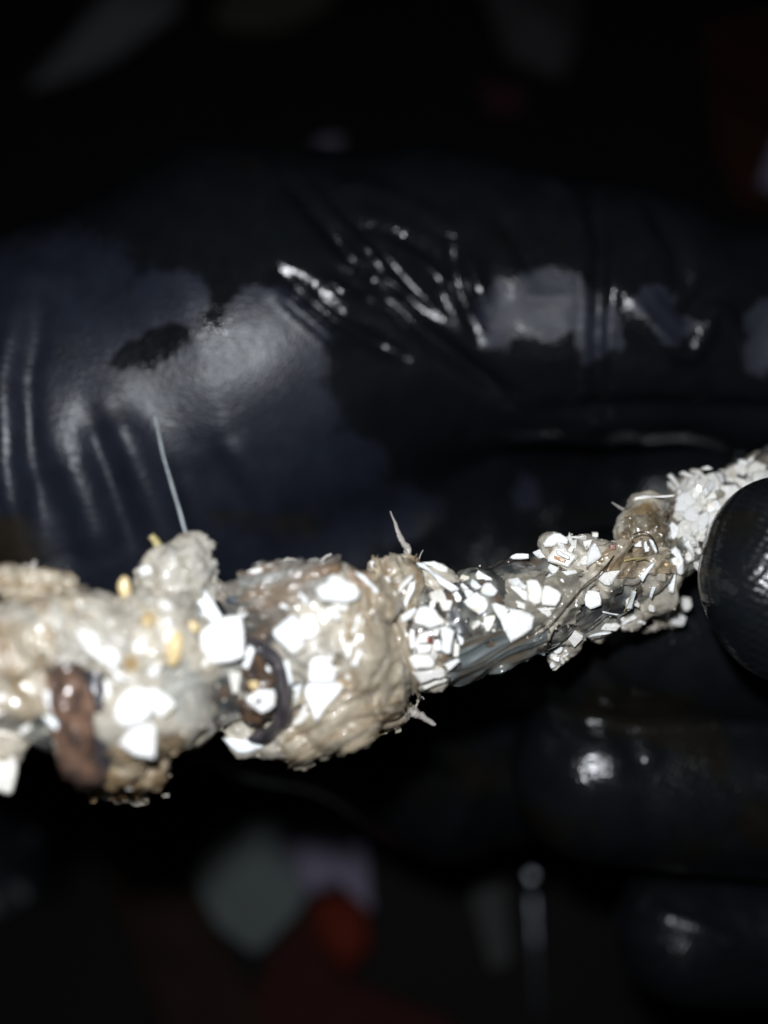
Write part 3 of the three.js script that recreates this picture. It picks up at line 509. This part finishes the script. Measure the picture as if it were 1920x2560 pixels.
chip([[1385, 1388], [1416, 1399], [1412, 1407], [1385, 1396]], { mat: brownMat, lift: 0.85, name: 'brown_flake' });
chip([[1069, 1595], [1083, 1593], [1084, 1608], [1070, 1608]], { mat: redMat, lift: 1.0, name: 'brown_flake' });
chip([[1524, 1363], [1538, 1360], [1540, 1374], [1528, 1376]], { mat: redMat, lift: 0.4, name: 'brown_flake' });
// smaller chips packed between them: [x, y, spread x, spread y, count, size px]
for (const [cx, cy, sx, sy, n, s0] of [[1765, 1265, 80, 80, 44, 27], [1860, 1190, 60, 35, 16, 26], [1740, 1370, 25, 55, 10, 17], [1075, 1610, 50, 110, 18, 17], [1420, 1380, 55, 40, 12, 13], [1000, 1470, 40, 50, 8, 17], [1600, 1540, 50, 30, 7, 12], [1400, 1640, 22, 35, 7, 10], [860, 1600, 120, 150, 7, 16], [380, 1660, 150, 160, 9, 18], [1200, 1600, 40, 60, 6, 7]]) {
  for (let i = 0; i < n; i++) {
    const a = rr(0, 6.28), q = Math.sqrt(rnd()), x = cx + Math.cos(a) * q * sx, y = cy + Math.sin(a) * q * sy, s = s0 * rr(0.6, 1.35), k = 4 + Math.floor(rnd() * 3), turn = rr(0, 6.28), sq = rr(0.4, 1);
    if (!surface(x, y)) continue;
    const o = []; for (let j = 0; j < k; j++) { const b = j / k * 6.283 + rr(-0.3, 0.3), r = s * rr(0.75, 1.1), u = Math.cos(b) * r, v = Math.sin(b) * r * sq; o.push([x + u * Math.cos(turn) - v * Math.sin(turn), y + u * Math.sin(turn) + v * Math.cos(turn)]); }
    chip(o, { lift: cx > 1700 ? rr(0.1, 1.0) : rr(0, 0.35), tilt: 0.55, jit: cx > 1700 ? 0.6 : 0.4, thick: rr(0.4, 0.75), mat: chipMats[[0, 1, 1, 2, 1, 2][Math.floor(rnd() * 6)]] });
  }
}
// torn films of slime draped over the stem: four corners, lift, colour, direction of the creases
const filmMat = new THREE.MeshPhysicalMaterial({ vertexColors: true, roughness: 0.3, transmission: 0.48, clearcoat: 1, clearcoatRoughness: 0.07, side: THREE.DoubleSide });
function film(corners, lift, tone, crease, dz, sd) {
  const NU = 44, NV = 44, pos = [], col = [], idx = [], keep = [];
  const [a, b, c, d] = corners;
  for (let j = 0; j <= NV; j++) for (let i = 0; i <= NU; i++) {
    const u = i / NU, v = j / NV, px = mix(mix(a[0], b[0], u), mix(d[0], c[0], u), v), py = mix(mix(a[1], b[1], u), mix(d[1], c[1], u), v);
    const hit = surface(px, py), e = Math.min(u, 1 - u, v, 1 - v), rag = 0.075 + 0.11 * fbm(u * 5 + sd, v * 5, sd, 3) + 0.05 * noise(u * 22, v * 22, sd);
    const p = hit ?? B(px, py, dz), n = hit ? gradient(stemField, hit, 0.6) : unit(p).map(q => -q);
    const along = u * crease[0] + v * crease[1], across = -u * crease[1] + v * crease[0];
    const wr = Math.abs(noise(across * 6 + 1.2 * noise(along * 2, across * 2, sd), along * 1.6, sd)), fine = noise(across * 30, along * 7, sd + 3);
    const h = lift + 0.5 * (0.32 - wr) + 0.03 * fine + 0.35 * smooth(0.2, 0.03, e) * noise(u * 7, v * 7, sd + 9);
    pos.push(...add(p, n, Math.max(0.03, h))); keep.push((hit || fbm(u * 6, v * 6, sd + 7, 2) > 0.12) && e > rag - 0.06 && fbm(u * 4 + 3, v * 4, sd + 5, 3) < 0.34);
    const m = smooth(-0.3, 0.4, fbm(across * 6, along * 1.5, sd + 2, 4)), g = noise(px / 9, py / 9, sd);
    for (let k = 0; k < 3; k++) col.push(clamp(mix(tone[0][k], tone[1][k], m) * (1 + 0.2 * g), 0.01, 0.8));
  }
  for (let j = 0; j < NV; j++) for (let i = 0; i < NU; i++) { const q = j * (NU + 1) + i, f = [q, q + 1, q + NU + 1, q + NU + 2]; const P = f.map(k => [pos[k * 3], pos[k * 3 + 1], pos[k * 3 + 2]]); if (!f.every(k => keep[k]) || len(sub(P[0], P[3])) > 2.2) continue; idx.push(f[0], f[2], f[1], f[1], f[2], f[3]); }
  put('slime_film', meshGeo(pos, idx, ANCHOR, col), filmMat, stem);
}
const TAN = [[0.60, 0.53, 0.41], [0.40, 0.30, 0.185]], CREAM = [[0.68, 0.65, 0.58], [0.52, 0.47, 0.38]], MIST = [[0.20, 0.225, 0.225], [0.16, 0.13, 0.09]];
film([[845, 1440], [1010, 1500], [1060, 1790], [880, 1780]], 0.35, TAN, [0.25, 0.97], -1, 1.3);
film([[730, 1720], [1010, 1690], [1010, 1830], [700, 1930]], 0.3, TAN, [0.95, -0.3], -0.5, 4.1);
film([[590, 1420], [860, 1385], [840, 1500], [600, 1530]], 0.25, [[0.36, 0.36, 0.33], [0.30, 0.20, 0.12]], [0.95, -0.2], -0.5, 7.7);
film([[110, 1500], [350, 1520], [330, 1640], [150, 1660]], 0.35, CREAM, [0.8, 0.6], -1, 9.4);
film([[390, 1380], [520, 1350], [545, 1540], [330, 1520]], 0.3, CREAM, [0.4, 0.9], 0, 12.2);
film([[-30, 1540], [150, 1560], [150, 1790], [-30, 1800]], 0.3, TAN, [0.5, 0.85], 0, 15.1);
film([[-30, 1405], [190, 1420], [270, 1560], [-30, 1500]], 0.2, TAN, [0.95, 0.3], 0, 17.6);
film([[270, 1850], [470, 1820], [430, 1990], [220, 2000]], 0.25, [[0.50, 0.41, 0.28], [0.30, 0.19, 0.09]], [0.7, 0.6], 0, 19.8);
film([[1460, 1405], [1640, 1310], [1690, 1430], [1540, 1450]], 0.2, TAN, [0.8, -0.6], -2, 22.3);
film([[1110, 1600], [1370, 1540], [1370, 1630], [1110, 1730]], 0.2, MIST, [0.93, -0.36], -1, 25.2);
film([[1250, 1440], [1460, 1420], [1440, 1560], [1260, 1590]], 0.15, [[0.46, 0.42, 0.34], [0.26, 0.24, 0.20]], [0.8, -0.5], -2, 28.9);
film([[930, 1395], [1060, 1390], [1040, 1560], [930, 1540]], 0.3, TAN, [0.4, 0.9], -0.5, 31.4);
film([[1560, 1290], [1690, 1270], [1700, 1400], [1550, 1390]], 0.1, [[0.34, 0.30, 0.22], [0.19, 0.14, 0.08]], [0.2, 0.98], -1, 34.7);
// yellow grains stuck in the slime
const grainMat = new THREE.MeshPhysicalMaterial({ color: new THREE.Color().setRGB(0.60, 0.46, 0.24), roughness: 0.35, clearcoat: 0.5 });
function grain(px, py, w, h, turn, dz) {
  const g = new THREE.SphereGeometry(1, 14, 10), p = g.attributes.position, hit = surface(px, py) ?? B(px, py, dz), k = -hit[2] / F;
  for (let i = 0; i < p.count; i++) { const n = 1 + 0.18 * noise(p.getX(i) * 1.5 + px, p.getY(i) * 1.5, p.getZ(i) * 1.5); p.setXYZ(i, p.getX(i) * w * k * n, p.getY(i) * h * k * n, p.getZ(i) * w * k * n); }
  g.rotateZ(turn); g.scale(0.001, 0.001, 0.001); g.translate(...sub(hit, ANCHOR).map(v => v / 1000)); g.computeVertexNormals();
  put('grain', g, grainMat, stem);
}
grain(437, 1622, 22, 44, -0.15, 0); grain(311, 1468, 17, 30, 0.1, -1.5); grain(483, 1566, 14, 18, 0.5, 0); grain(635, 1705, 16, 24, 0.2, 0); grain(368, 1552, 11, 9, 0, 0); grain(1664, 1411, 8, 7, 0, 0); grain(706, 1462, 9, 6, 0, 0); grain(415, 1495, 9, 12, -0.6, 0);
// bristles, threads and hairs
function thread(name, pts, r0, r1, mat, bumpy = 0) {
  const c = new THREE.CatmullRomCurve3(pts.map(([x, y, dz]) => new THREE.Vector3(...B(x, y, dz)))), NT = 40, NA = 8, fr = c.computeFrenetFrames(NT, false), pos = [], idx = [];
  for (let i = 0; i <= NT; i++) for (let j = 0; j < NA; j++) { const t = i / NT, p = c.getPoint(t), a = j / NA * 6.28318, r = R(pts[0][0], mix(r0, r1, t)) * (1 + 1.3 * bumpy * fbm(t * 7, Math.cos(a) * 0.8 + r0, Math.sin(a) * 0.8, 3)); pos.push(...[0, 1, 2].map(k => p.getComponent(k) + fr.normals[i].getComponent(k) * Math.cos(a) * r + fr.binormals[i].getComponent(k) * Math.sin(a) * r)); }
  for (let i = 0; i < NT; i++) for (let j = 0; j < NA; j++) { const a = i * NA + j, b = i * NA + (j + 1) % NA; idx.push(a, b, a + NA, b, b + NA, a + NA); }
  const e = pos.length / 3; pos.push(...c.getPoint(0).toArray(), ...c.getPoint(1).toArray());
  for (let j = 0; j < NA; j++) { idx.push(e, (j + 1) % NA, j, e + 1, NT * NA + j, NT * NA + (j + 1) % NA); }
  put(name, meshGeo(pos, idx, ANCHOR), mat, stem);
}
const bristleMat = new THREE.MeshPhysicalMaterial({ color: new THREE.Color().setRGB(0.16, 0.18, 0.185), roughness: 0.35 });
const paleMat = new THREE.MeshPhysicalMaterial({ color: new THREE.Color().setRGB(0.34, 0.31, 0.28), roughness: 0.3, clearcoat: 0.6 });
const hairMat = new THREE.MeshPhysicalMaterial({ color: new THREE.Color().setRGB(0.03, 0.02, 0.015), roughness: 0.35 });
const stickMat = new THREE.MeshPhysicalMaterial({ color: new THREE.Color().setRGB(0.36, 0.30, 0.13), roughness: 0.4, clearcoat: 0.4 });
thread('bristle', [[468, 1345, 0], [432, 1220, 0.6], [410, 1145, 1], [388, 1040, 1.5]], 4.6, 4.0, bristleMat, 0.6);
thread('fibre', [[1024, 1400, 0], [1018, 1375, 0], [1004, 1350, -0.2], [990, 1315, -0.4], [976, 1278, -0.5]], 13, 1.2, paleMat, 0.9);
thread('fibre', [[1046, 1404, 0], [1052, 1385, 0], [1058, 1375, 0]], 1.4, 1, paleMat, 0.3);
thread('fibre', [[420, 1395, 0], [400, 1370, 0], [378, 1338, 0]], 13, 9, stickMat, 0.3);
thread('fibre', [[1000, 1768, -0.8], [1035, 1782, -0.8], [1062, 1796, -0.8], [1088, 1812, -0.8]], 17, 4.5, paleMat, 0.5);
thread('fibre', [[55, 1440, 0], [62, 1422, 0], [66, 1410, 0]], 12, 4, paleMat, 0.8);
thread('fibre', [[88, 1440, 0], [82, 1418, 0], [90, 1402, 0]], 11, 4, paleMat, 0.8);
thread('fibre', [[60, 1480, 0], [66, 1502, 0], [70, 1518, 0]], 10, 4, paleMat, 0.8);
thread('fibre', [[520, 1440, 0], [536, 1448, 0], [542, 1452, 0]], 9, 6, paleMat, 0.6);
thread('fibre', [[690, 1412, 0], [720, 1398, 0], [745, 1400, 0]], 6, 3, paleMat, 0.8);
thread('fibre', [[1030, 1785, -0.6], [1055, 1742, 0], [1060, 1748, 0]], 3, 2, paleMat, 0.3);
thread('fibre', [[1570, 1280, 0], [1548, 1268, 0], [1530, 1256, 0]], 6, 1.5, paleMat, 0.4);
thread('fibre', [[800, 1405, 0], [815, 1392, 0], [828, 1386, 0]], 5, 4, paleMat, 0.6);
thread('hair', [[1582, 1337, -5.6], [1604, 1330, -6], [1625, 1338, -6], [1640, 1360, -5.8], [1646, 1385, -5.4]], 1.6, 1.2, hairMat);
thread('hair', [[1560, 1402, -6], [1590, 1396, -6.2], [1612, 1396, -6.2], [1622, 1402, -6]], 3.0, 1.6, stickMat);
thread('hair', [[1535, 1390, -6], [1500, 1432, -6.4], [1460, 1465, -6.4], [1400, 1535, -6.2], [1346, 1592, -5.4]], 1.7, 1.4, hairMat);
thread('hair', [[1590, 1470, -5], [1575, 1500, -4.5], [1560, 1530, -3.5]], 1.4, 1.2, stickMat);
// droplets and specks of wet grit over the slime: too many to count
{
  const geos = [], base = new THREE.SphereGeometry(1, 8, 6);
  for (let i = 0; i < 620; i++) {
    const x = rr(-10, 1800), mid = x < 1100 ? 1650 : mix(1560, 1250, clamp((x - 1100) / 700)), y = mid + rr(-250, 250), hit = surface(x, y);
    if (!hit) continue;
    const n = gradient(stemField, hit, 0.3), r = rr(0.05, 0.17) * (x < 1100 ? 1 : 0.7), g = base.clone(); g.scale(r / 1000, r / 1000, r / 1000); g.translate(...add(sub(hit, ANCHOR), n, r * 0.1).map(v => v / 1000)); geos.push(g);
  }
  const m = put('droplet', mergeGeometries(geos), new THREE.MeshPhysicalMaterial({ color: new THREE.Color().setRGB(0.42, 0.38, 0.31), roughness: 0.08, clearcoat: 1, clearcoatRoughness: 0.03 }), stem);
  m.userData.kind = 'stuff';
}

// ---------------------------------------------------------------- blurred things on the ground behind the hand
function groundPoint(px, py) { const d = RIGHT.clone().multiplyScalar((px - 960) / F).addScaledVector(UP, (1280 - py) / F).add(FWD); return CAM.clone().addScaledVector(d, -CAM.y / d.y); }
function cloth(name, label, category, outline, color, { rough = 0.9, amp = 0.012, thick = 0.003, lift = 0.004, gloss = 0 } = {}) {
  const pts = outline.map(([x, y]) => groundPoint(x, y)), c = pts.reduce((s, p) => s.add(p.clone().multiplyScalar(1 / pts.length)), new THREE.Vector3());
  const shape = pts.map(p => [p.x - c.x, p.z - c.z]), NR = 14, NA = 48, pos = [], idx = [];
  const edge = (a) => { let best = 0; for (let i = 0; i < shape.length; i++) { const [ax, az] = shape[i], [bx, bz] = shape[(i + 1) % shape.length], dx = Math.cos(a), dz = Math.sin(a), ex = bx - ax, ez = bz - az, den = dx * ez - dz * ex; if (Math.abs(den) < 1e-12) continue; const t = (ax * ez - az * ex) / den, s = (ax * dz - az * dx) / den; if (t > 0 && s >= 0 && s <= 1) best = Math.max(best, t); } return best; };
  const n0 = names.cloth_seed = (names.cloth_seed ?? 0) + 3.7;
  for (let side = 0; side < 2; side++) for (let i = 0; i <= NR; i++) for (let j = 0; j < NA; j++) { const a = j / NA * 6.28318, r = edge(a) * (i / NR), x = Math.cos(a) * r, z = Math.sin(a) * r; const y = lift + amp * (0.6 + fbm(x * 30 + n0, z * 30, n0, 3)) * (1 - 0.5 * (i / NR) ** 2); pos.push(x, Math.max(0.0025, y) + (side ? 0 : thick), z); }
  const S = (NR + 1) * NA;
  for (let side = 0; side < 2; side++) for (let i = 0; i < NR; i++) for (let j = 0; j < NA; j++) { const a = side * S + i * NA + j, b = side * S + i * NA + (j + 1) % NA; side ? idx.push(a, a + NA, b, b, a + NA, b + NA) : idx.push(a, b, a + NA, b, b + NA, a + NA); }
  for (let j = 0; j < NA; j++) { const a = NR * NA + j, b = NR * NA + (j + 1) % NA; idx.push(a, b, a + S, b, b + S, a + S); }
  const g = new THREE.BufferGeometry(); g.setAttribute('position', new THREE.Float32BufferAttribute(pos, 3)); g.setIndex(idx); g.computeVertexNormals();
  const m = put(numbered(name), g, new THREE.MeshPhysicalMaterial({ color: new THREE.Color().setRGB(...color), roughness: rough, clearcoat: gloss, clearcoatRoughness: 0.05 }), scene);
  m.position.copy(c); m.userData = { label, category }; return m;
}
cloth('paper_scrap', 'pale grey green sheet lying on the dark ground under the stem', 'paper', [[455, 2240], [560, 2055], [760, 2040], [860, 2110], [740, 2290], [650, 2380]], [0.20, 0.235, 0.23], { amp: 0.004 });
cloth('rag', 'crumpled lilac rag beside the grey green sheet', 'cloth', [[745, 2045], [915, 2050], [935, 2280], [860, 2200], [780, 2230], [730, 2120]], [0.36, 0.32, 0.45], { lift: 0.012 });
cloth('rag', 'bright orange red rag next to the lilac rag', 'cloth', [[790, 2240], [860, 2225], [920, 2260], [935, 2350], [870, 2420], [800, 2340]], [0.20, 0.022, 0.005], { lift: 0.006 });
cloth('rag', 'dark red rag lying below the grey green sheet', 'cloth', [[690, 2360], [790, 2250], [860, 2420], [1200, 2560], [1000, 2700], [700, 2650], [640, 2480]], [0.05, 0.009, 0.006]);
cloth('strip', 'long brown strip running along the dark ground', 'strip', [[230, 2010], [420, 2000], [500, 2200], [700, 2560], [720, 2700], [480, 2700], [300, 2230]], [0.03, 0.013, 0.007]);
cloth('paper_scrap', 'narrow grey strip lying under the curled little finger', 'paper', [[1150, 2090], [1245, 2090], [1270, 2400], [1220, 2420], [1180, 2270]], [0.09, 0.09, 0.09], { amp: 0.003 });
cloth('rag', 'pale grey rag on the ground beyond the wrist', 'cloth', [[90, 290], [270, 60], [330, -60], [480, -60], [460, 90], [330, 170]], [0.17, 0.17, 0.18]);
cloth('rag', 'olive grey rag beyond the thumb knuckle', 'cloth', [[540, 110], [600, -60], [840, -60], [840, 50], [720, 120]], [0.085, 0.08, 0.06]);
cloth('rag', 'dusky mauve rag beyond the thumb tip', 'cloth', [[1160, -60], [1440, -60], [1440, 150], [1400, 240], [1260, 190]], [0.085, 0.078, 0.085]);
cloth('rag', 'small crimson rag at the edge of the mauve rag', 'cloth', [[1180, 250], [1300, 250], [1310, 310], [1220, 320]], [0.07, 0.018, 0.03], { amp: 0.006 });
cloth('rag', 'small pale lavender scrap just beyond the thumb', 'cloth', [[785, 405], [820, 380], [865, 390], [840, 425]], [0.26, 0.23, 0.32], { amp: 0.004 });
cloth('rag', 'broad rusty orange rag beyond the thumb tip', 'cloth', [[1730, 130], [1960, 60], [2050, 300], [2000, 560], [1830, 560], [1760, 420]], [0.055, 0.014, 0.005]);
cloth('rag', 'bright lavender rag lying over the rusty orange rag', 'cloth', [[1835, 570], [1870, 470], [1960, 380], [2050, 480], [1950, 620]], [0.42, 0.38, 0.55], { lift: 0.02 });
cloth('plastic_sheet', 'crumpled glossy black plastic sheet under the wrist', 'plastic', [[-150, 1950], [80, 2000], [190, 2080], [160, 2200], [60, 2290], [-150, 2300]], [0.02, 0.024, 0.03], { rough: 0.45, amp: 0.03, gloss: 1 });

{
  const a = groundPoint(1322, 2185), g = new THREE.Group(); g.name = 'metal_pin'; g.position.copy(a); g.userData = { label: 'small shiny metal pin lying on the ground below the curled fingers', category: 'pin' }; scene.add(g);
  const steel = new THREE.MeshStandardMaterial({ color: 0xd8dce6, metalness: 1, roughness: 0.16 });
  const knob = new THREE.SphereGeometry(0.0055, 32, 20); knob.translate(0, 0.0055, 0); put('knob', knob, steel, g);
  const rod = new THREE.LatheGeometry([[0, 0], [0.0019, 0.0006], [0.0021, 0.008], [0.0015, 0.011], [0.0024, 0.0125], [0.0015, 0.015], [0.0009, 0.03], [0, 0.031]].map(p => new THREE.Vector2(...p)), 20); rod.rotateX(Math.PI / 2); rod.translate(0, 0.004, 0.003); put('shaft', rod, new THREE.MeshStandardMaterial({ color: 0x8a8d96, metalness: 1, roughness: 0.38 }), g);
}
// ---------------------------------------------------------------- the phone that lights and takes the picture
{
  const a = [0, 0, 4], g = thing('phone', 'black phone above the hand with its small flash lamp lit', 'phone', a);
  const at = (x, y, z) => [(x - a[0]) / 1000, (y - a[1]) / 1000, (z - a[2]) / 1000];
  const body = new THREE.BoxGeometry(0.072, 0.15, 0.008); body.translate(...at(18, -45, 8)); put('body', body, new THREE.MeshStandardMaterial({ color: 0x0a0a0c, roughness: 0.7 }), g);
  const led = new THREE.SphereGeometry(0.0022, 20, 14); led.translate(...at(...FLASH)); put('flash_lamp', led, new THREE.MeshStandardMaterial({ color: 0x000000, emissive: new THREE.Color().setRGB(0.95, 0.99, 1.05), emissiveIntensity: 1 }), g);
}
scene.traverse(o => { if (o.isMesh) { o.castShadow = true; o.receiveShadow = true; } });
renderer.render(scene, camera);
